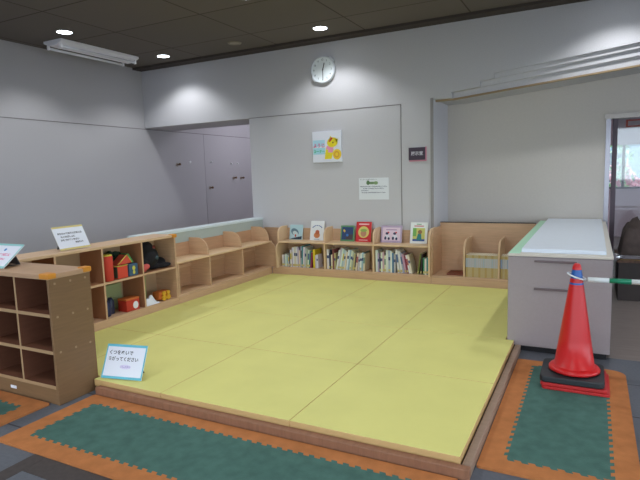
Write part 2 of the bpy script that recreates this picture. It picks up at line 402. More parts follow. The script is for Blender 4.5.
# ------------------------------------------------------------------ platform, curb, yellow mats
pf = thing('play_platform', 'wooden curb framing the yellow mat play area', 'platform', (-2.1,4.2,0))
bx('front_curb', CURB, pf, -2.855, -.455, 2.255, 2.298, 0, .055, bevel=.006)
bx('side_curb', CURBS, pf, -.498, -.455, 2.30, 4.155, 0, .055, bevel=.006)
bx('deck', mat('deck_ply', (170,140,110), .7), pf, -3.845, -.562, 2.36, 5.995, 0, .038)
bx('deck', MATS['deck_ply'], pf, -2.90, -.562, 2.30, 2.359, 0, .038)
MX = [-3.842,-3.25,-2.33,-1.41,-.503]; MYs = [2.303,3.235,4.16,5.08,5.992]
rown = ['front','second','third','back']; coln = ['leftmost narrow','second','third','rightmost']
Z0, Z1 = .039, .085
for j in range(4):
    for i in range(4):
        x0, x1, y0, y1 = MX[i], MX[i+1]-.0025, MYs[j], MYs[j+1]-.0025
        bm = bmesh.new()
        if i == 3:
            if j < 2:
                box(bm, x0, x1, y0, y1, Z0, Z1)
            else: box(bm, x0, -.566, y0, y1, Z0, Z1)
        elif i == 1 and j == 0: prism(bm, [(x0,2.36),(-2.915,2.36),(-2.915,y0),(x1,y0),(x1,y1),(x0,y1)], 2, Z0, Z1)
        elif i == 0 and j == 0: box(bm, x0, x1, 2.385, y1, Z0, Z1)
        else: box(bm, x0, x1, y0, y1, Z0, Z1)
        for f in bm.faces: f.material_index = 0 if f.calc_center_median().z > Z1-.001 else 1
        o = mesh('play_mat', bm, [MATY, MATS_], None, .003)
        tag(o, 'yellow floor mat, %s row, %s column of the play area' % (rown[j], coln[i]), 'mat', 'yellow mats of the play area')
# ------------------------------------------------------------------ jigsaw foam mats on the floor
def jigsaw(name, label, X0, X1, Y0, Y1, gx0, gx1, gy0, gy1, tooth=.034, z=.012, rnd=False):
    t = thing(name, label, 'mat', ((X0+X1)/2,(Y0+Y1)/2,0), 'orange and green jigsaw floor mats')
    def edge(a, b, n, d):   # zigzag from a to b with n teeth, outward dir d
        out = []
        a = Vector(a); b = Vector(b); d = Vector(d)
        for k in range(n):
            p0 = a+(b-a)*(k/n); s = (b-a)/n
            out += [p0+s*.0, p0+s*.12+d, p0+s*.62+d, p0+s*.5]
        return [tuple(v) for v in out]
    h = tooth*.5
    nx = max(2, round((gx1-gx0)/.062)); ny = max(2, round((gy1-gy0)/.062))
    poly = edge((gx0,gy0),(gx1,gy0),nx,(0,-h))+edge((gx1,gy0),(gx1,gy1),ny,(h,0))+edge((gx1,gy1),(gx0,gy1),nx,(0,h))+edge((gx0,gy1),(gx0,gy0),ny,(-h,0))
    bm = bmesh.new(); prism(bm, poly, 2, 0, z)
    bmesh.ops.triangulate(bm, faces=[f for f in bm.faces if len(f.verts) > 4])
    mesh('green_centre', bm, GREEN, t)
    # orange surround: outer rectangle with a matching hole
    r = .09 if rnd else .012
    outer = []
    for cx, cy, a0 in ((X0+.012,Y0+.012,180),(X1-.012,Y0+.012,270),(X1-r,Y1-r,0),(X0+.012,Y1-.012,90)):
        q = r if (cx == X1-r) else .012
        for k in range(7): outer.append((cx+q*math.cos(R(a0+15*k)), cy+q*math.sin(R(a0+15*k))))
    bm = bmesh.new()
    ov = [bm.verts.new((p[0],p[1],z)) for p in outer]; iv = [bm.verts.new((p[0],p[1],z)) for p in poly]
    es = [bm.edges.new((ov[k],ov[(k+1)%len(ov)])) for k in range(len(ov))]+[bm.edges.new((iv[k],iv[(k+1)%len(iv)])) for k in range(len(iv))]
    bmesh.ops.triangle_fill(bm, edges=es, use_beauty=True)
    g = bmesh.ops.extrude_face_region(bm, geom=list(bm.faces))
    for v in [e for e in g['geom'] if isinstance(e, bmesh.types.BMVert)]: v.co.z = 0
    mesh('orange_border', bm, ORANGE, t)
jigsaw('jigsaw_mat', 'long orange-bordered green jigsaw mat in front of the yellow platform', -2.85, -.50, 1.60, 2.245, -2.72, -.62, 1.72, 2.14)
jigsaw('jigsaw_mat', 'orange-bordered green jigsaw mat under the traffic cone', -.45, .228, 2.39, 3.96, -.33, .108, 2.51, 3.85, rnd=True)
jigsaw('jigsaw_mat', 'orange-bordered green jigsaw mat in front of the cubby shelf', -4.3, -3.0, 1.50, 2.035, -4.15, -3.13, 1.62, 1.92)

def edged(name, m, me_, parent, a, side):
    """board in a shade-darkened colour, its exposed front edge left paler; side 'y' = faces -Y, 'x' = faces +X"""
    bm = bmesh.new(); box(bm, *a); bm.faces.ensure_lookup_table(); bm.faces[2 if side == 'y' else 3].material_index = 1
    return mesh(name, bm, [m, me_], parent)
CEDGE = mat('cubby_edge', (172,140,104), .5, spec=.3)
# ------------------------------------------------------------------ cubby shelf (near, left)
cs = thing('cubby_shelf', 'wooden shoe cubby shelf with three rows of empty cubes, nearest the camera at left', 'shelf', (-3.6,2.2,0))
x0, x1, y0, y1, T = -4.27, -2.93, 2.05, 2.35, .02
bx('side_panel', WOODN, cs, x1-T, x1, y0, y1, 0, .80, bevel=.002)
bx('shade_lining', WOODI, cs, x1-T-.002, x1-T, y0+.004, y1-.013, .122, .80)  # added sheet that carries the inside shade onto the side panel
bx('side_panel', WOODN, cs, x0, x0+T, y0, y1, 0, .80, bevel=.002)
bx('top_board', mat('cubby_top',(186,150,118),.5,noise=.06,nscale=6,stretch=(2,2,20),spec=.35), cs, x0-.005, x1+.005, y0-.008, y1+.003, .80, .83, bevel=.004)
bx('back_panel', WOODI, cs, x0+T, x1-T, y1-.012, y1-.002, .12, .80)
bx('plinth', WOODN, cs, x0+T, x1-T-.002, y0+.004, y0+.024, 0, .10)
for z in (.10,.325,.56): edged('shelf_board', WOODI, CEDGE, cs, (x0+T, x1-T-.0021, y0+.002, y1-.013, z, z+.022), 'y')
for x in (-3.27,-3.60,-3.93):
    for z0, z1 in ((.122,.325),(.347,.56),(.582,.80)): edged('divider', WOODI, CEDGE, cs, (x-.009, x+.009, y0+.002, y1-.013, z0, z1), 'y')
for y in (y0-.012, y1-.055):
    bx('corner_guard', CAPM, cs, x1-.075 if y < 2.2 else x1-.05, x1+.010, y, y+.065, .803, .838, bevel=.008)
for y in (2.09,2.20,2.31):
    for z in (.77,.56,.335):
        bm = bmesh.new(); tube(bm, [(x1,y,z),(x1+.002,y,z)], .008, 12); mesh('screw_cap', bm, mat('screw_cap', (160,130,98), .5), cs)
bx('plinth_label', PAPER, cs, -3.42, -3.36, y0+.0025, y0+.004, .04, .06)

# ------------------------------------------------------------------ tall toy shelf (left)
ts = thing('toy_shelf', 'long wooden toy shelf with open cubes along the left side of the mats', 'shelf', (-4.0,3.2,0))
WOODT = mat('toy_inner_shade', (168,118,86), .6, noise=.06, nscale=5, spec=.25)  # wood colour deepened to hold the shade inside the toy cubes
X0, X1 = -4.15, -3.85; ys = [2.37,2.77,3.235,3.70,4.165]
bx('top_board', WOODH, ts, X0, X1+.006, ys[0], ys[-1]+.004, .795, .82, bevel=.004)
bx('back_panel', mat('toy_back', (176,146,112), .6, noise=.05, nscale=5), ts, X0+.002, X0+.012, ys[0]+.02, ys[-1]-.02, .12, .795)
bx('plinth', WOOD, ts, X1-.02, X1, ys[0], ys[-1], 0, .14)
bx('shelf_board', WOOD, ts, X0+.013, X1-.002, ys[0]+.02, ys[-1]-.02, .14, .155)
for y in (ys[0], ys[-1]-.02): bx('side_panel', WOOD, ts, X0, X1-.0005 if y > 3 else X1-.021, y, y+.02, .141, .794)
for k in range(4):
    a, b = ys[k]+(.02 if k == 0 else .01), ys[k+1]-(.02 if k == 3 else .01)
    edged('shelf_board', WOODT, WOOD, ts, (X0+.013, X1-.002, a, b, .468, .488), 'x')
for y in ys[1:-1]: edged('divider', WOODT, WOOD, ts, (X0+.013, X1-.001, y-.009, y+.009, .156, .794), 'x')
bx('corner_guard', CAPM, ts, X1-.05, X1+.014, ys[-1]-.055, ys[-1]+.012, .79, .826, bevel=.008)
bm = bmesh.new(); tube(bm, [(X0+.0125,2.93,.66),(X0+.015,2.93,.66)], .014, 14); mesh('plug_hole', bm, DARK, ts)

# ------------------------------------------------------------------ low bookshelf rows with rounded dividers
ls = thing('low_shelf', 'low empty wooden display shelf with rounded dividers along the parapet', 'shelf', (-4.0,5.1,0))
ya, yb = 4.17, 6.03
bx('plinth', WOOD, ls, -4.15, -3.85, ya, 5.998, 0, .155, bevel=.003)
bx('bottom_board', WOODH, ls, -4.15, -3.865, ya, yb, .156, .172)
bx('back_panel', WOODD, ls, -4.165, -4.151, ya, 6.28, .156, .675)
bx('back_rail', WOOD, ls, -4.15, -4.135, ya, yb, .39, .42)
bx('display_board', EDGE, ls, -4.15, -3.855, ya, yb, .505, .525, bevel=.004)
for y in (4.20, 4.72, 5.36):
    bm = bmesh.new(); box(bm, -4.15, -3.862, y-.010, y+.010, .172, .504); mesh('lower_divider', bm, WOOD, ls, .002)
for y in (4.72, 5.36, 5.98):
    bm = bmesh.new(); prism(bm, arc_profile(-4.15, -3.88, .526, .72, .15), 1, y-.011, y+.011); mesh('upper_divider', bm, WOOD, ls, .003)
bm = bmesh.new(); prism(bm, arc_profile(-4.15, -3.81, .166, .50, .09), 1, yb+.002, yb+.024); mesh('end_panel', bm, WOOD, ls, .003)

bs = thing('bookshelf', 'low wooden picture-book shelf with three bays along the back wall', 'shelf', (-2.7,6.15,0))
xa, xb = -3.745, -1.69
bx('plinth', WOOD, bs, -3.845, xb+.04, 6.0, 6.29, 0, .165, bevel=.003)
bx('bottom_board', WOODH, bs, xa, xb, 6.012, 6.28, .166, .180)
bx('back_panel', WOOD, bs, -4.14, xb+.03, 6.281, 6.295, .166, .680)
bx('display_board', EDGE, bs, xa, xb, 6.002, 6.28, .505, .525, bevel=.004)
DIVX = [-3.055,-2.383]
for x in DIVX: bx('lower_divider', EDGE, bs, x-.010, x+.010, 6.012, 6.28, .181, .504)
for x in (-3.762,-3.062,-2.385):
    bm = bmesh.new(); prism(bm, arc_profile(6.28, 6.03, .526, .715, .12), 0, x-.011, x+.011); mesh('upper_divider', bm, EDGE, bs, .003)
bm = bmesh.new(); prism(bm, arc_profile(6.28, 5.965, .166, .50, .09), 0, xa-.024, xa-.002); mesh('end_panel', bm, EDGE, bs, .003)
bm = bmesh.new(); prism(bm, arc_profile(6.28, 5.985, .166, .725, .13), 0, xb+.002, xb+.026); mesh('end_panel', bm, EDGE, bs, .003)

ms = thing('comic_shelf', 'low wooden shelf with tall rounded dividers set in the wall recess', 'shelf', (-1.1,6.15,0))
bx('plinth', WOOD, ms, -1.648, -.562, 6.0, 6.29, 0, .165, bevel=.003)
bx('bottom_board', WOODH, ms, -1.66, -.562, 6.012, 6.44, .166, .180)
bx('back_panel', WOOD, ms, -1.66, -.562, 6.441, 6.46, .166, .765)
bx('top_edge', DARK, ms, -1.66, -.562, 6.435, 6.475, .766, .774)
bm = bmesh.new(); prism(bm, arc_profile(6.44, 6.03, .181, .725, .13), 0, -1.6635, -1.646); mesh('side_panel', bm, WOOD, ms, .002)
for x in (-1.283,-.903):
    bm = bmesh.new(); prism(bm, arc_profile(6.44, 6.03, .181, .605, .15), 0, x-.010, x+.010); mesh('divider', bm, EDGE, ms, .003)

# ------------------------------------------------------------------ books standing spine out
STK = mat('sticker_yellow', (206,190,120), .5); PG = mat('page_cream', (228,220,196), .8)
def spine_book(x, w, h, d, rgb, lean, label, group, cat='book', yfront=6.04, zb=.1805, stick=True, band=None):
    """x = foot of the book on its left side; lean > 0 leans left (top to the left)"""
    bm = bmesh.new()
    box(bm, 0, w, 0, d, 0, h, 0)
    box(bm, .0012, w-.0012, .003, d+.0005, .002, h+.0005, 1)
    if stick: box(bm, .0008, w-.0008, -.0006, .0, .012, .04, 2)
    if band: box(bm, .0005, w-.0005, -.0005, .0, h*band[0], h*band[1], 3)
    mats = [col(rgb), PG, STK]
    if band: mats.append(col(band[2]))
    o = mesh('book' if cat == 'book' else 'comic_book', bm, mats)
    o.rotation_euler = (0, -R(lean), 0)
    zoff = w*math.sin(R(lean)) if lean < 0 else 0
    o.location = (x, yfront, zb + abs(zoff))
    return tag(o, label, cat, group)
ordn = ['first','second','third','fourth','fifth','sixth','seventh','eighth','ninth','tenth','eleventh','twelfth','thirteenth','fourteenth','fifteenth','sixteenth','seventeenth','eighteenth','nineteenth','twentieth','twenty-first','twenty-second','twenty-third','twenty-fourth','twenty-fifth']
W_='white'; PALE = {'white':(226,226,222),'pale grey':(190,194,196),'pale blue':(160,180,196),'cream':(222,214,188),'grey-green':(160,172,150),
 'maroon':(140,40,70),'yellow':(214,196,50),'dark blue':(50,56,90),'brown':(120,80,64),'pink':(206,160,176),'blue':(84,120,160),'olive':(130,130,60),
 'green':(50,140,90),'lilac':(176,168,190),'black':(44,44,50),'red':(170,60,60),'tan':(190,170,130),'teal':(60,130,140)}
bays = [
 ('left', -3.715, [(.026,.17,W_,0),(.02,.15,'lilac',0),(.022,.18,W_,0),(.022,.16,'pale blue',0),(.02,.17,'pale grey',0),(.012,.24,'dark blue',0),(.022,.24,W_,0),(.012,.27,'lilac',0),
   (.026,.28,W_,0),(.024,.29,'cream',0),(.022,.285,W_,0),(.02,.29,'lilac',0),(.018,.24,'cream',0),(.02,.30,'pale blue',-3),(.018,.31,'teal',-3),(.02,.29,W_,-3),(.022,.285,'pale grey',-4),
   (.018,.26,'grey-green',-4),(.02,.25,W_,-5),(.018,.24,'teal',-6),(.026,.22,'maroon',-6),(.028,.26,'yellow',0),(.02,.18,'pale grey',0),(.02,.19,W_,0)]),
 ('middle', -3.035, [(.03,.27,W_,0),(.014,.22,'dark blue',0),(.014,.27,'black',0),(.02,.2,'cream',0),(.022,.28,'brown',0),(.02,.22,'tan',0),(.02,.27,W_,-11),(.022,.30,'pale grey',-11),(.02,.29,W_,-11),(.02,.28,'pale blue',-10),
   (.02,.27,'pale grey',-10),(.018,.25,'cream',-10),(.022,.28,W_,-9),(.022,.28,'pale blue',-9),(.02,.27,'cream',-9),(.018,.25,'grey-green',-9),(.02,.23,'tan',-8),(.018,.22,'black',-8),(.022,.24,'cream',-8),(.02,.22,'pale grey',-6),(.022,.24,W_,-5),(.02,.25,'pale blue',-5),(.022,.23,'cream',-4)]),
 ('right', -2.362, [(.026,.29,W_,0),(.02,.25,'lilac',0),(.018,.2,'dark blue',0),(.022,.26,W_,0),(.022,.27,'pink',0),(.018,.22,'cream',0),(.03,.29,W_,0),(.026,.29,'pale blue',0),(.022,.28,W_,0),(.018,.26,'blue',0),
   (.022,.25,'pale grey',0),(.026,.305,W_,7),(.024,.29,W_,8),(.02,.27,'lilac',9),(.022,.25,'pink',10),(.018,.23,'maroon',11),(.02,.24,W_,12),(.022,.245,'cream',12),(0,0,None,0),(.014,.27,'olive',-9),(.014,.26,'black',-4),(.018,.21,'green',0),(.022,.2,W_,0),(.02,.215,'teal',0)]),
]
for bn, xs, lst in bays:
    x = xs; prev = (0, 0, 0); n = 0
    for k, (w, h, cn, ln) in enumerate(lst):
        if cn is None: x = -1.835; prev = (0,0,0); continue
        h = h*.94
        a = R(ln)
        if ln > 0:
            if prev[1] <= 0: x += .003 + max(0, h*math.sin(a) - .0) * .25 if False else .002
            if prev[1] < ln:    # opens a wedge: top must clear the book before
                x += (h if prev[0] == 0 else min(h, prev[0])) * (math.sin(a)-math.sin(R(max(prev[1],0))))
        else:
            if prev[1] < ln:   # previous leans right more than this one
                x += prev[0]*(math.sin(R(-prev[1]))-math.sin(R(-ln)))
        n += 1
        dep = random.uniform(.17,.21) if h > .2 else .14
        rgb = PALE[cn]; rgb = tuple(max(0,min(255,v+random.randint(-8,8))) for v in rgb)
        bd = random.choice([None,(.45,.8,random.choice([(90,110,150),(170,90,90),(120,150,130),(90,90,100),(200,180,90)])),(.55,.7,(70,80,120))])
        spine_book(x + (w*0 if ln >= 0 else 0), w, h, dep, rgb, ln,
            '%s-spined picture book, %s from the left in the %s bay of the back bookshelf' % (cn, ordn[n-1], bn),
            'picture books in the %s bay of the back bookshelf' % bn, band=bd if bd and rgb[0] > 150 else None, yfront=6.035+random.uniform(0,.012), stick=random.random() < .5)
        x += (w/math.cos(a)) + .0012
        prev = (h, ln, w)
# matching yellow comic volumes in the recess shelf
cm = 0
for k in range(15):
    w = .0225
    bm_ = spine_book(-1.268+k*.0235, w, .255, .19, (192,172,126) if k % 3 else (186,158,96), 0,
        'yellow-brown comic volume with pale spine band, %s from the left between the rounded dividers' % ordn[k],
        'comic volumes between the rounded dividers', 'book', 6.05, .1805, False, (.45,.86,(188,188,194) if k % 4 else (172,184,194)))
for k in range(6):
    spine_book(-.888+k*.0235, .0225, .255, .19, (192,172,126) if k % 2 else (186,158,96), 0,
        'yellow-brown comic volume, %s in the group beside the white counter' % ordn[k],
        'comic volumes beside the white counter', 'book', 6.05, .1805, False, (.45,.86,(188,188,194) if k % 3 else (150,166,196)))
bm = bmesh.new(); box(bm, -1.50,-1.31,6.10,6.32,.1805,.2); 
o = mesh('flat_book', bm, col((128,66,44)), None, .002); tag(o, 'reddish-brown book lying flat in the empty left bay of the comic shelf', 'book')

# ------------------------------------------------------------------ picture books facing out on the display board
def flat(name, parent, pts, rgb, y, d=.0007):
    """thin coloured picture shape on a front face looking to -Y"""
    bm = bmesh.new(); prism(bm, pts, 1, y-d, y); return mesh(name, bm, col(rgb), parent, local=True)
def rect(x0,x1,z0,z1): return [(x0,z0),(x1,z0),(x1,z1),(x0,z1)]
def face_book(xc, w, h, rgb, label):
    th = .010; ang = 13
    t = thing('picture_book', label, 'book', (xc, 6.268-h*math.sin(R(ang))-th, .5265), 'picture books facing out on the back bookshelf', rot=(-R(ang),0,0))
    bm = bmesh.new(); box(bm, -w/2, w/2, 0, th, 0, h); cv = mesh('cover', bm, col(rgb), t, .0015, True)
    bm = bmesh.new(); box(bm, -w/2+.003, w/2+.001, .002, th-.002, .003, h+.001); mesh('pages', bm, PG, t, 0, True)
    return cv
e = -.0001
b = face_book(-3.59,.205,.205,(176,206,212),'pale blue picture book facing out, showing a grey arching shape, leftmost on the display board')
flat('cover_picture', b, ell(-.02,.105,.065,.045,20,-.5), (96,124,138), e)
flat('cover_picture', b, ell(-.01,.085,.045,.03,20,-.5), (190,206,206), e-.0008)
flat('cover_picture', b, [(-.092,.005),(.092,.005),(.092,.05),(.02,.035),(-.05,.02)], (50,60,72), e-.0016)
flat('cover_picture', b, ell(-.005,.055,.012,.02,12), (190,80,60), e-.0024)
b = face_book(-3.262,.205,.262,(232,234,234),'white picture book with orange-brown animal on the cover, under a curved blue title')
flat('cover_picture', b, ell(0,.07,.045,.04), (206,128,76), e)
flat('cover_picture', b, ell(.005,.11,.03,.03), (190,96,60), e-.0008)
for k in range(7):
    a = R(150-k*20); flat('title_mark', b, ell(.075*math.cos(a), .15+.05*math.sin(a), .011,.007,8,a+1.5), (70,100,160), e)
flat('cover_picture', b, rect(-.04,.04,.012,.02), (150,160,180), e)
b = face_book(-2.822,.195,.205,(96,150,100),'green-bordered picture book with dark blue picture, facing out in the middle bay')
flat('cover_picture', b, rect(-.08,.08,.02,.185), (40,66,110), e)
flat('cover_picture', b, rect(-.02,.08,.02,.09), (74,62,66), e-.0008)
flat('cover_picture', b, ell(-.045,.135,.014,.02,12,.5), (226,190,80), e-.0008)
flat('cover_picture', b, ell(.0,.08,.018,.018,12), (60,120,190), e-.0016)
b = face_book(-2.592,.21,.258,(206,38,44),'red picture book with a yellow circle on the cover')
flat('cover_picture', b, ell(0,.125,.075,.075,28), (222,210,120), e)
flat('cover_picture', b, ell(0,.11,.04,.045,20), (196,140,110), e-.0008)
flat('cover_picture', b, ell(0,.148,.045,.02,20), (150,180,90), e-.0016)
flat('title_mark', b, rect(-.07,.07,.218,.236), (236,190,190), e)
flat('title_mark', b, rect(-.06,.06,.018,.028), (236,190,190), e)
b = face_book(-2.222,.275,.215,(186,166,192),'wide lilac picture book with two black, white and red figures on the cover')
flat('cover_picture', b, rect(-.115,.115,.025,.19), (226,204,216), e)
for sx in (-.055,.045):
    flat('cover_picture', b, ell(sx,.075,.035,.022,14,.3), (226,226,232), e-.0008)
    flat('cover_picture', b, ell(sx-.02,.055,.014,.022,12), (44,50,84), e-.0016)
    flat('cover_picture', b, ell(sx+.025,.05,.014,.018,12), (44,50,84), e-.0016)
    flat('cover_picture', b, ell(sx,.115,.020,.016,12), (50,56,90), e-.0016)
    flat('cover_picture', b, ell(sx+.018,.128,.012,.01,12), (206,60,70), e-.0024)
flat('title_mark', b, rect(-.07,.07,.155,.168), (180,150,180), e-.0008)
b = face_book(-1.868,.215,.26,(230,234,230),'white-bordered picture book with a teal figure on a yellow-green picture, rightmost on the display board')
flat('cover_picture', b, rect(-.075,.075,.03,.19), (206,206,110), e)
flat('cover_picture', b, rect(-.075,-.03,.09,.19), (120,180,90), e-.0008)
flat('cover_picture', b, rect(-.075,.075,.03,.055), (60,90,160), e-.0008)
flat('cover_picture', b, [(-.03,.04),(.04,.04),(.03,.12),(-.01,.12)], (50,130,130), e-.0016)
flat('cover_picture', b, ell(.015,.142,.026,.026,16), (150,110,70), e-.0024)
flat('title_mark', b, rect(-.06,.06,.208,.222), (206,130,130), e)
flat('title_mark', b, rect(-.03,.03,.232,.242), (110,170,120), e)

# ------------------------------------------------------------------ toys
def tbox(name, label, cat, rgb, a, rotz=0, bevel=.008, extra=None):
    x0,x1,y0,y1,z0,z1 = a; cx, cy = (x0+x1)/2, (y0+y1)/2
    t = thing(name, label, cat, (cx,cy,z0), rot=(0,0,R(rotz)))
    bm = bmesh.new(); box(bm, x0-cx,x1-cx,y0-cy,y1-cy,0,z1-z0); mesh('body', bm, col(rgb,.8), t, bevel, True)
    return t
zu, zl = .4885, .1555
t = thing('bolster_block', 'tall red fabric toy bolster with yellow top in the upper toy cube', 'toy', (-3.905,3.325,zu))
bm = bmesh.new(); lathe(bm, [(.045,0),(.05,.006),(.05,.222),(.046,.228)], (-3.905,3.325,zu), 28); mesh('body', bm, col((206,66,48),.8), t)
bm = bmesh.new(); lathe(bm, [(.046,.2285),(.047,.236),(.04,.242)], (-3.905,3.325,zu), 28); mesh('top_cap', bm, col((206,190,70),.8), t)
t = thing('cube_block', 'red fabric toy cube with yellow piping, right of the bolster', 'toy', (-3.92,3.475,zu))
bx('body', col((214,74,52),.8), t, -3.985,-3.865,3.405,3.525,zu,zu+.118, bevel=.008)
bm = bmesh.new(); z = zu+.119
tube(bm, [(-3.985,3.405,z),(-3.865,3.405,z),(-3.865,3.525,z),(-3.985,3.525,z)], .004, 6, True); mesh('piping', bm, col((206,200,80)), t)
bx('side_face', col((60,80,60),.8), t, -3.98,-3.87,3.402,3.4045,zu+.01,zu+.11)
t = thing('cube_block', 'blue fabric toy cube with yellow figure, rightmost in the upper toy cube', 'toy', (-3.92,3.61,zu))
bx('body', col((62,92,120),.8), t, -3.985,-3.87,3.545,3.655,zu,zu+.115, bevel=.008)
bm = bmesh.new()
prism(bm, ell(3.60,zu+.075,.018,.022,14), 0, -3.8699, -3.8685); prism(bm, ell(3.60,zu+.035,.014,.02,14), 0, -3.8699, -3.8685); mesh('figure_patch', bm, col((206,200,80)), t)
t = thing('wedge_block', 'red, yellow and green fabric wedge lying on the toy cubes', 'toy', (-3.93,3.5,zu+.124))
zz = zu+.1245
bm = bmesh.new(); prism(bm, [(3.43,zz),(3.60,zz),(3.545,zz+.085)], 0, -3.99, -3.89); mesh('body', bm, col((214,84,66),.8), t, .005)
bm = bmesh.new(); prism(bm, [(3.556,zz+.088),(3.612,zz),(3.626,zz+.002),(3.572,zz+.092)], 0, -3.985,-3.895); mesh('green_side', bm, col((70,150,90),.8), t)
bm = bmesh.new(); tube(bm, [(-3.889,3.43,zz+.004),(-3.889,3.545,zz+.087),(-3.889,3.60,zz+.004)], .004, 6); mesh('piping', bm, col((222,210,90)), t)
bm = bmesh.new()
for k in range(9): ball(bm, (-4.07+random.uniform(-.02,.01), 3.33+k*.035, zu+.19+random.uniform(-.02,.02)), .035)
box(bm, -4.1,-4.03,3.30,3.66,zu,zu+.18)
o = mesh('fabric_bag', bm, col((38,58,40),.9)); tag(o, 'dark green fabric bag behind the red toy blocks', 'bag')
# lower cube, column of the blocks
t = thing('toy_bottle', 'dark blue toy bottle with pale cap in the lower toy cube', 'toy', (-3.95,3.30,zl))
bm = bmesh.new(); lathe(bm, [(.04,0),(.045,.01),(.045,.10),(.03,.14),(.016,.15)], (-3.95,3.31,zl), 24); mesh('body', bm, col((30,40,80),.4), t)
bm = bmesh.new(); lathe(bm, [(.017,.151),(.018,.18),(.012,.19)], (-3.95,3.31,zl), 16); mesh('cap', bm, col((190,180,150)), t)
t = thing('toy_bottle', 'second dark blue toy bottle, behind the first in the lower toy cube', 'toy', (-3.99,3.40,zl))
bm = bmesh.new(); lathe(bm, [(.036,0),(.04,.01),(.04,.12),(.02,.15)], (-4.0,3.40,zl), 24); mesh('body', bm, col((34,44,70),.4), t)
t = thing('toy_box', 'red toy box with a round white mark in the lower toy cube', 'toy', (-3.93,3.55,zl))
bx('body', col((190,52,34),.6), t, -3.99,-3.875,3.485,3.645,zl,zl+.105, bevel=.005)
bx('lid', col((206,110,50),.6), t, -3.992,-3.873,3.483,3.647,zl+.106,zl+.122, bevel=.004)
bm = bmesh.new(); prism(bm, ell(3.595,zl+.05,.032,.036,20), 0, -3.8749,-3.873); mesh('white_mark', bm, PAPER, t)
bm = bmesh.new(); box(bm, -4.125,-4.08,3.27,3.62,zl,zl+.25); o = mesh('storage_board', bm, col((150,160,112),.7), None, .004)
tag(o, 'pale green board standing at the back of the lower toy cube with the red box', 'board')
bm = bmesh.new(); box(bm, -4.125,-4.09,3.73,3.95,zl,zl+.25); o = mesh('storage_board', bm, col((130,170,90),.7), None, .004)
tag(o, 'light green board standing at the back of the right lower toy cube', 'board')
# black soft toy in the right upper cube
t = thing('soft_toy', 'black soft toy with pink foot slumped in the right upper toy cube', 'soft toy', (-3.98,3.93,zu))
BLK = col((22,20,26),.95)
bm = bmesh.new()
ball(bm,(-3.99,3.875,zu+.13),.125,.9,1.12,1.0); ball(bm,(-3.97,3.86,zu+.215),.08); ball(bm,(-4.0,4.05,zu+.055),.07,.95,1.2,.75); ball(bm,(-3.92,4.06,zu+.028),.036,1.2,2.2,.7)
ball(bm,(-3.95,3.785,zu+.075),.06,1.1,1,1.2); ball(bm,(-3.98,3.785,zu+.2),.055,1,1,1.3); ball(bm,(-3.95,3.93,zu+.03),.03,1.6,3,.9)
o = mesh('body', bm, BLK, t); r = o.modifiers.new('blend','REMESH'); r.mode = 'VOXEL'; r.voxel_size = .008; r.use_smooth_shade = True
bm = bmesh.new(); ball(bm,(-3.885,3.77,zu+.055),.034,.8,1.3,.9); ball(bm,(-3.885,3.745,zu+.04),.03,.8,1,1.1)
o = mesh('foot', bm, col((206,92,88),.9), t); r = o.modifiers.new('blend','REMESH'); r.mode = 'VOXEL'; r.voxel_size = .006; r.use_smooth_shade = True
bm = bmesh.new(); ball(bm,(-3.895,3.90,zu+.235),.018,.6,1,1); mesh('nose', bm, col((110,44,36),.7), t)
bm = bmesh.new(); ball(bm,(-3.880,3.92,zu+.125),.020,.4,1,1); mesh('belly_patch', bm, col((60,76,80),.8), t)
# white cloth and wooden toy in right lower cube
bm = bmesh.new(); nx=14; V={}
for i in range(nx+1):
    for j in range(nx+1):
        u,v=i/nx,j/nx; e_=min(u,1-u,v,1-v)*4; e_=min(1,e_)
        V[i,j]=bm.verts.new((-4.0+.135*u,3.722+.19*v,zl+.002+e_*(.055+.02*math.sin(u*9+v*4)+.015*math.sin(v*13))))
for i in range(nx):
    for j in range(nx): bm.faces.new([V[i,j],V[i+1,j],V[i+1,j+1],V[i,j+1]]).smooth=True
g = bmesh.ops.extrude_face_region(bm, geom=list(bm.faces))
for v in [q for q in g['geom'] if isinstance(q, bmesh.types.BMVert)]: v.co.z = zl+.0005
o = mesh('white_cloth', bm, col((226,228,232),.9)); tag(o, 'crumpled white cloth in the right lower toy cube', 'cloth')
t = thing('toy_car', 'small orange and yellow toy with round wheels in the right lower toy cube', 'toy', (-3.93,4.0,zl))
bx('body', col((196,104,40),.6), t, -3.995,-3.895,3.935,4.08,zl+.012,zl+.095, bevel=.01)
for yy, z_ in ((3.985,.03),(4.045,.03),(3.985,.078),(4.045,.078)):
    bm = bmesh.new(); tube(bm, [(-3.8945,yy,zl+z_),(-3.875,yy,zl+z_)], .028 if z_<.05 else .022, 18); mesh('wheel', bm, col((214,164,40),.5), t, .003)
bm = bmesh.new(); ball(bm,(-4.03,3.80,zl+.09),.045,1,1,1.0); ball(bm,(-4.03,3.80,zl+.15),.03); ball(bm,(-4.03,3.80,zl+.045),.045)
o = mesh('brown_toy', bm, col((84,60,50),.8)); tag(o, 'dark brown soft toy behind the white cloth in the right lower toy cube', 'soft toy')
r = o.modifiers.new('blend','REMESH'); r.mode='VOXEL'; r.voxel_size=.007; r.use_smooth_shade=True

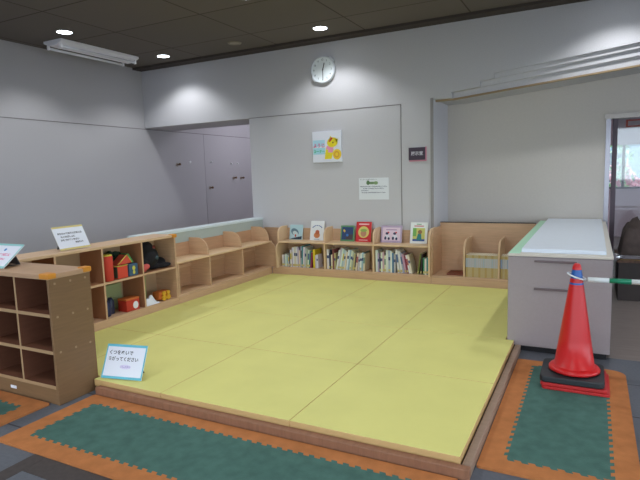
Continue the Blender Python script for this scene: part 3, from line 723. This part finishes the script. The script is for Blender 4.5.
# ------------------------------------------------------------------ easel signs
def easel(label, loc, w, h, lean, yaw, border, lines, tb_only=False):
    """front looks to local -Y"""
    t = thing('sign_stand', label, 'sign', loc, rot=(0,0,R(yaw)))
    S, K = math.sin(R(lean)), math.cos(R(lean))
    A = Matrix.Rotation(-R(lean), 4, 'X')
    def bxl(name, m, *a):
        bm = bmesh.new(); box(bm, *a); bmesh.ops.transform(bm, matrix=A, verts=bm.verts); return mesh(name, bm, m, t, 0, True)
    bxl('backing', WHITEM, -w/2, w/2, 0, .004, .002, h)
    pp = bxl('paper', PAPER, -w/2+.004, w/2-.004, -.0012, -.0002, .006, h-.004)
    bt = .016
    bxl('border', border, -w/2, w/2, -.003, -.0014, .002, .002+bt); bxl('border', border, -w/2, w/2, -.003, -.0014, h-bt, h)
    if not tb_only:
        bxl('border', border, -w/2, -w/2+.008, -.003, -.0014, .002+bt, h-bt); bxl('border', border, w/2-.008, w/2, -.003, -.0014, .002+bt, h-bt)
    # rear leg
    zt = h*.72; bm = bmesh.new(); d0 = zt*S/K*1.0
    y_t, z_t = zt*S+.005, zt*K; yf = y_t + z_t*.42
    prism(bm, [(y_t,z_t),(yf,.0),(yf-.006,.0),(y_t-.001,z_t-.02)], 0, -w*.28, w*.28); mesh('rear_leg', bm, ACRYL, t, 0, True)
    bm = bmesh.new(); prism(bm, [(.006,.001),(yf,.001),(yf,.003),(.006,.003)], 0, w*.28-.02, w*.28); mesh('brace', bm, ACRYL, t, 0, True)
    for (s, sz, x, z, m) in lines:
        Mt = A @ Matrix.Translation((x, -.0016, z)) @ Matrix.Rotation(R(90),4,'X')
        text('lettering', s, sz, m, pp, Mt, .0003, bold=.0006)
    return t, A
t, A = easel('white sign with blue border and black lettering standing on the front-left yellow mat', (-2.73,2.36,.088), .305, .228, 27, 12, BORDB,
  [('くつをぬいで',.031,-.038,.172,TEXTK),('あがってください',.029,-.013,.130,TEXTK),('としょかん',.016,.015,.082,col((120,110,180)))])
bm = bmesh.new(); prism(bm, ell(.015,.082,.042,.014,20), 1, -.0019, -.0014); bmesh.ops.transform(bm, matrix=A, verts=bm.verts); mesh('round_logo', bm, col((222,214,240)), t, 0, True)
easel('white sign with pale yellow edges and black text, standing on the toy shelf', (-3.92,3.03,.823), .30, .218, 27, 90, BORDY,
  [('おもちゃであそんだあとは',.020,.0,.150,TEXTK),('もとのばしょに',.020,-.03,.120,TEXTK),('かたづけてください',.020,-.02,.090,TEXTK),('児童館より',.016,.06,.062,TEXTK)], True)
t, A = easel('pale blue-edged sign with pink lettering, lying back on top of the cubby shelf', (-3.60,2.10,.834), .30, .215, 50, 0, mat('border_mint',(150,206,204),.5),
  [('くつはくつばこに',.024,.0,.118,TEXTP),('いれてください',.022,.0,.078,TEXTP),('●',.03,-.0,.16,col((60,130,190)))])

# ------------------------------------------------------------------ things on the back wall
# clock
cl = thing('wall_clock', 'round white wall clock with silver rim, high on the back wall', 'clock', (-3.135,YB,2.74))
cx, cz = -3.127, 2.732
def disc(name, m, r0, prof, parent):
    bm = bmesh.new(); lathe(bm, prof, (0,0,0), 48); bmesh.ops.rotate(bm, verts=bm.verts, matrix=Matrix.Rotation(R(90),3,'X')); bmesh.ops.translate(bm, verts=bm.verts, vec=(cx,YB,cz)); return mesh(name, bm, m, parent)
SIL = mat('silver_rim', (222,226,232), .3, metal=.35)
disc('rim', SIL, 0, [(.165,.001),(.172,.02),(.168,.045),(.158,.048),(.157,.03),(.157,.001)], cl)
disc('face', mat('clock_face',(236,242,244),.4), 0, [(.1565,.002),(.1565,.03)], cl)
for k, a in enumerate((42,222)):
    bm = bmesh.new(); ca, sa = math.cos(R(a)), math.sin(R(a))
    bmesh.ops.create_cube(bm, size=1, matrix=Matrix.Translation((cx+.172*ca,YB-.03,cz+.172*sa)) @ Matrix.Rotation(-R(a),4,'Y') @ Matrix.Diagonal((.03,.04,.085,1)))
    mesh('rim_glint', bm, SIL, cl, .008)  # silver blocks standing in for the two highlights on the rim
for k in range(1,13):
    a = R(90-30*k); text('numeral', str(k), .034, col((80,86,92)), cl, TX(.125*math.cos(a), -.0305, cz-2.74+.125*math.sin(a)), .0004)
for nm, L_, wd, a in (('hour_hand',.085,.006,75),('minute_hand',.125,.004,-90)):
    bm = bmesh.new(); bmesh.ops.create_cube(bm, size=1, matrix=Matrix.Translation((cx,YB-.036 if nm[0]=='h' else YB-.04,cz)) @ Matrix.Rotation(-R(a),4,'Y') @ Matrix.Translation((L_/2-.01,0,0)) @ Matrix.Diagonal((L_+.02,.002,wd*2,1)))
    mesh(nm, bm, col((50,54,60)), cl)
bm = bmesh.new(); tube(bm, [(cx,YB-.0305,cz),(cx,YB-.042,cz)], .008, 12); mesh('hub', bm, col((50,54,60)), cl)

# poster
po = thing('poster', 'white poster panel with pink and green lettering and a yellow cartoon animal', 'poster', (-3.10,YB,1.76))
bx('panel', PAPER, po, -3.315,-2.895,YB-.03,YB,1.555,1.955, bevel=.003)
def pf_(name, pts, rgb, k):    # shape on the poster front
    bm = bmesh.new(); prism(bm, [(-3.315+p[0]*.42, 1.555+p[1]*.40) for p in pts], 1, YB-.0305-.0006*(k+1), YB-.0305-.0006*k); mesh(name, bm, col(rgb), po)
pf_('blue_band', rect(.03,.44,.52,.72), (178,222,238), 0); pf_('blue_band', rect(.03,.44,.26,.47), (170,222,234), 0)
text('pink_lettering', 'ようじ', .058, TEXTP, po, TX(-.116,-.0318,.01), .0003, bold=.0015)
text('green_lettering', 'コーナー', .043, TEXTG, po, TX(-.116,-.0318,-.065), .0003, bold=.0015)
Yw = (238,218,40)
pf_('animal_body', [(.42,.10),(.66,.10),(.74,.40),(.60,.52),(.48,.48)], Yw, 0)
pf_('animal_tail', ell(.85,.24,.145,.17), (244,206,50), 0); pf_('tail_swirl', ell(.84,.24,.09,.11), (226,170,50), 1); pf_('tail_swirl', ell(.84,.24,.05,.06), (244,206,50), 2)
pf_('pink_shirt', [(.48,.32),(.70,.30),(.74,.50),(.50,.52)], (238,160,196), 1)
pf_('animal_head', ell(.70,.63,.185,.155,20,.25), Yw, 2); pf_('animal_ear', [(.58,.70),(.64,.84),(.72,.74)], Yw, 2); pf_('animal_ear', [(.78,.72),(.90,.74),(.86,.62)], Yw, 2)
pf_('red_ribbon', [(.57,.66),(.62,.64),(.72,.76),(.67,.79)], (206,60,50), 3); pf_('eye', ell(.72,.62,.022,.03,10), (70,60,40), 3)
pf_('animal_arm', [(.44,.28),(.50,.26),(.56,.38),(.50,.42)], Yw, 2)
# notice
no = thing('notice', 'laminated white notice with a green leaf drawing and lines of text', 'notice', (-2.47,YB,1.2))
bx('sheet', mat('laminate',(230,233,236),.25), no, -2.672,-2.268,YB-.004,YB,1.06,1.335)
def nf_(name, pts, rgb, k=0):
    bm = bmesh.new(); prism(bm, pts, 1, YB-.0045-.0006*(k+1), YB-.0045-.0006*k); mesh(name, bm, col(rgb), no)
nf_('leaf_drawing', ell(-2.50,1.27,.075,.016,20), (110,140,96)); nf_('leaf_drawing', ell(-2.545,1.275,.022,.030,12), (90,120,80),1); nf_('leaf_drawing', ell(-2.44,1.27,.030,.022,12), (130,160,110),1)
text('lettering', 'おしらせ　ほんはもとのばしょへ', .015, TEXTK, no, TX(-.07,-.0048,.115), .0003)
for z, s in ((.025,'えほんをよんだあとは、もとのたなにかえしてください。'),(.0,'のみもの、たべものはごえんりょください。'),(-.025,'おうちのかたへ'),(-.052,'ちいさいおこさまからめをはなさないでください。')):
    text('lettering', s, .0145 if len(s) > 12 else .014, col((50,50,90)), no, TX(.0 if len(s) > 12 else -.12,-.0048,z+.0), .0003, bold=.0006)
# dark room plaque
pl = thing('room_plaque', 'small dark plaque with three white characters right of the wall joint', 'sign', (-1.90,YB,1.6))
bx('plate', mat('plaque_dark',(58,40,56),.4), pl, -2.005,-1.80,YB-.014,YB,1.535,1.685, bevel=.002)
bm = bmesh.new(); box(bm, -1.799,-1.785,YB-.010,YB-.001,1.52,1.69); box(bm, -2.0,-1.799,YB-.010,YB-.001,1.518,1.534)
mesh('pink_edge', bm, col((200,130,150)), pl)
text('lettering', '展示室', .050, col((210,206,214)), pl, TX(-.0,-.0148,.010), .0003, bold=.001)

# pegs on the alcove wall
def LWp(y, z, big, d):
    t = tag(bpy.data.objects.new('wall_peg', None), 'small brown peg on the alcove wall, ' + d if big else 'small pale stud on the alcove wall, ' + d, 'peg', 'pegs on the alcove wall')
    C.objects.link(t); t.location = (XL,y,z)
    bm = bmesh.new(); r = .03 if big else .02
    tube(bm, [(XL+.001,y,z),(XL+.012,y,z)], r, 14); mesh('plate', bm, col((160,146,136)) if big else WHITEM, t)
    bm = bmesh.new(); tube(bm, [(XL+.012,y,z),(XL+.06 if big else XL+.025,y,z+.005)], .012, 10)
    if big: ball(bm,(XL+.065,y,z+.006),.022)
    mesh('knob', bm, col((112,86,62)) if big else WHITEM, t)
LWp(6.97,1.64,True,'leftmost'); LWp(7.30,1.69,False,'above and right of the leftmost peg'); LWp(7.88,1.695,False,'middle of the upper row')
LWp(8.50,1.67,False,'left one of the upper right pair'); LWp(8.70,1.67,False,'right one of the upper right pair')
LWp(7.81,1.22,True,'lowest'); LWp(8.55,1.39,True,'left of the lower right pair'); LWp(8.80,1.385,True,'right of the lower right pair')

# ------------------------------------------------------------------ white counter
ct = thing('counter', 'long pale grey counter cabinet with dark drawer handles at the right of the mats', 'cabinet', (-.23,5.5,0))
cx0, cx1, cy0, cy1 = -.557, .140, 4.17, 6.95
bx('body', CABM, ct, cx0, cx1, cy0+.006, cy1, .045, .735, bevel=.003)
bx('kick_base', DARK, ct, cx0+.03, cx1-.02, cy0+.03, cy1-.02, 0, .044)
bx('top_board', mat('counter_edge',(216,208,196),.45), ct, cx0-.004, cx1+.004, cy0-.006, cy1, .736, .755, bevel=.003)
d1 = bx('drawer_front', CABM, ct, cx0+.004, cx1-.004, cy0-.008, cy0+.005, .5215, .730)
d2 = bx('drawer_front', CABM, ct, cx0+.004, cx1-.004, cy0-.008, cy0+.005, .050, .521)
HND = mat('handle_bronze',(112,98,100),.35,metal=.3)
for z, df in ((.705,d1),(.497,d2)): bx('handle', HND, df, -.37, -.085, cy0-.022, cy0-.009, z-.008, z+.008, bevel=.003)
o = bx('green_sheet', GREENP, None, -.555,-.475,4.175,6.93,.7555,.7585); tag(o,'pale green strip laid along the left edge of the white counter top','sheet')
o = bx('flat_board', CABT, None, -.470,.100,4.245,6.93,.7555,.785, bevel=.003); tag(o,'large flat white board lying on top of the counter','board')

# ------------------------------------------------------------------ traffic cone with barrier pole
def plate(bm, cx, cy, s, z0, z1, r=.02):
    pts = []
    for sx, sy, a0 in ((1,1,0),(-1,1,90),(-1,-1,180),(1,-1,270)):
        for k in range(5): pts.append((cx+sx*(s-r)+r*math.cos(R(a0+22.5*k)), cy+sy*(s-r)+r*math.sin(R(a0+22.5*k))))
    prism(bm, pts, 2, z0, z1)
def cone(cx, cy, label, glabel, z=.0125):
    l = thing('traffic_cone', glabel, 'traffic cone', (cx,cy,z))
    bm = bmesh.new(); plate(bm, cx+.012, cy, .190, z, z+.018); mesh('base', bm, REDB, l, .004)
    t = thing('traffic_cone', label, 'traffic cone', (cx,cy,z+.02))
    bm = bmesh.new(); plate(bm, cx, cy, .186, z+.0195, z+.040); mesh('base', bm, REDB, t, .004)
    z2 = z+.088
    bm = bmesh.new(); prof = [(.150,z2),(.150,z2+.012),(.142,z2+.022),(.124,z2+.028)]
    def rad(h): return .118-(.118-.025)*((h-z2-.03)/(.765-z2-.03))
    zs = [z2+.03,.30,.45,.60,.655,.667,.680,.693,.748,.757,.765,.779,.787]
    for h in zs: prof.append((rad(h) if h <= .765 else rad(.765)*{.779:.8,.787:.45}[h], h))
    mis = []
    for k in range(len(prof)-1):
        h = (prof[k][1]+prof[k+1][1])/2; mis.append(1 if (.693 < h < .75 or .655 < h < .667) else 0)
    lathe(bm, prof, (cx,cy,0), 48, mis=mis); mesh('cone_body', bm, [RED, BLUET], t)
    g = thing('cone_weight', 'black square rubber weight plate on the ' + ('red cone beside the counter' if cx < .5 else 'far red cone'), 'weight', (cx,cy,z+.041))
    bm = bmesh.new(); plate(bm, cx-.01, cy, .182, z+.041, z+.080, .035); mesh('weight_plate', bm, BLACKR, g, .008)
cone(-.075, 3.64, 'red traffic cone with blue tape near its tip, standing in front of the white counter', 'second red cone base nested under the cone in front of the counter')
cone(1.62, 3.60, 'red traffic cone holding the other end of the barrier pole, right of the picture', 'second red cone base nested under the right-hand cone', .0005)
bp = thing('barrier_pole', 'white and green striped barrier pole hooked over the traffic cones', 'barrier', (-.075,3.64,.70))
def ringpts(cx, cy, cz, r, tilt): return [(cx+r*math.cos(2*math.pi*k/32), cy+r*math.sin(2*math.pi*k/32), cz-tilt*r*math.cos(2*math.pi*k/32)) for k in range(32)]
for cxx, tl in ((-.075,.35),(1.62,-.35)):
    bm = bmesh.new(); tube(bm, ringpts(cxx,3.64 if cxx<0 else 3.60,.705,.052,tl), .005, 8, True); mesh('ring', bm, POLEW, bp)
pz = .693
segs = [(-.012,.105,POLEW),(.105,.222,POLEG)]
x = .222; k = 0
while x < 1.55:
    x2 = min(x+.23, 1.555); segs.append((x,x2,POLEW if k % 2 == 0 else POLEG)); x = x2; k += 1
for a, b_, m in segs:
    bm = bmesh.new(); tube(bm, [(a,3.612-.02*0,pz),(b_,3.612,pz)], .0155, 16); mesh('pole_segment', bm, m, bp)

# ------------------------------------------------------------------ light of the place
w = bpy.data.worlds.new('world'); sc.world = w; w.use_nodes = True
bg = w.node_tree.nodes['Background']; bg.inputs[0].default_value = (.76,.88,1.0,1); bg.inputs[1].default_value = 4.0
vs = sc.view_settings; vs.view_transform = 'Standard'; vs.look = 'None'; vs.gamma = 1; vs.use_curve_mapping = False
vs.exposure = 0.0
sc.cycles.use_denoising = True
sc.cycles.sample_clamp_indirect = 6
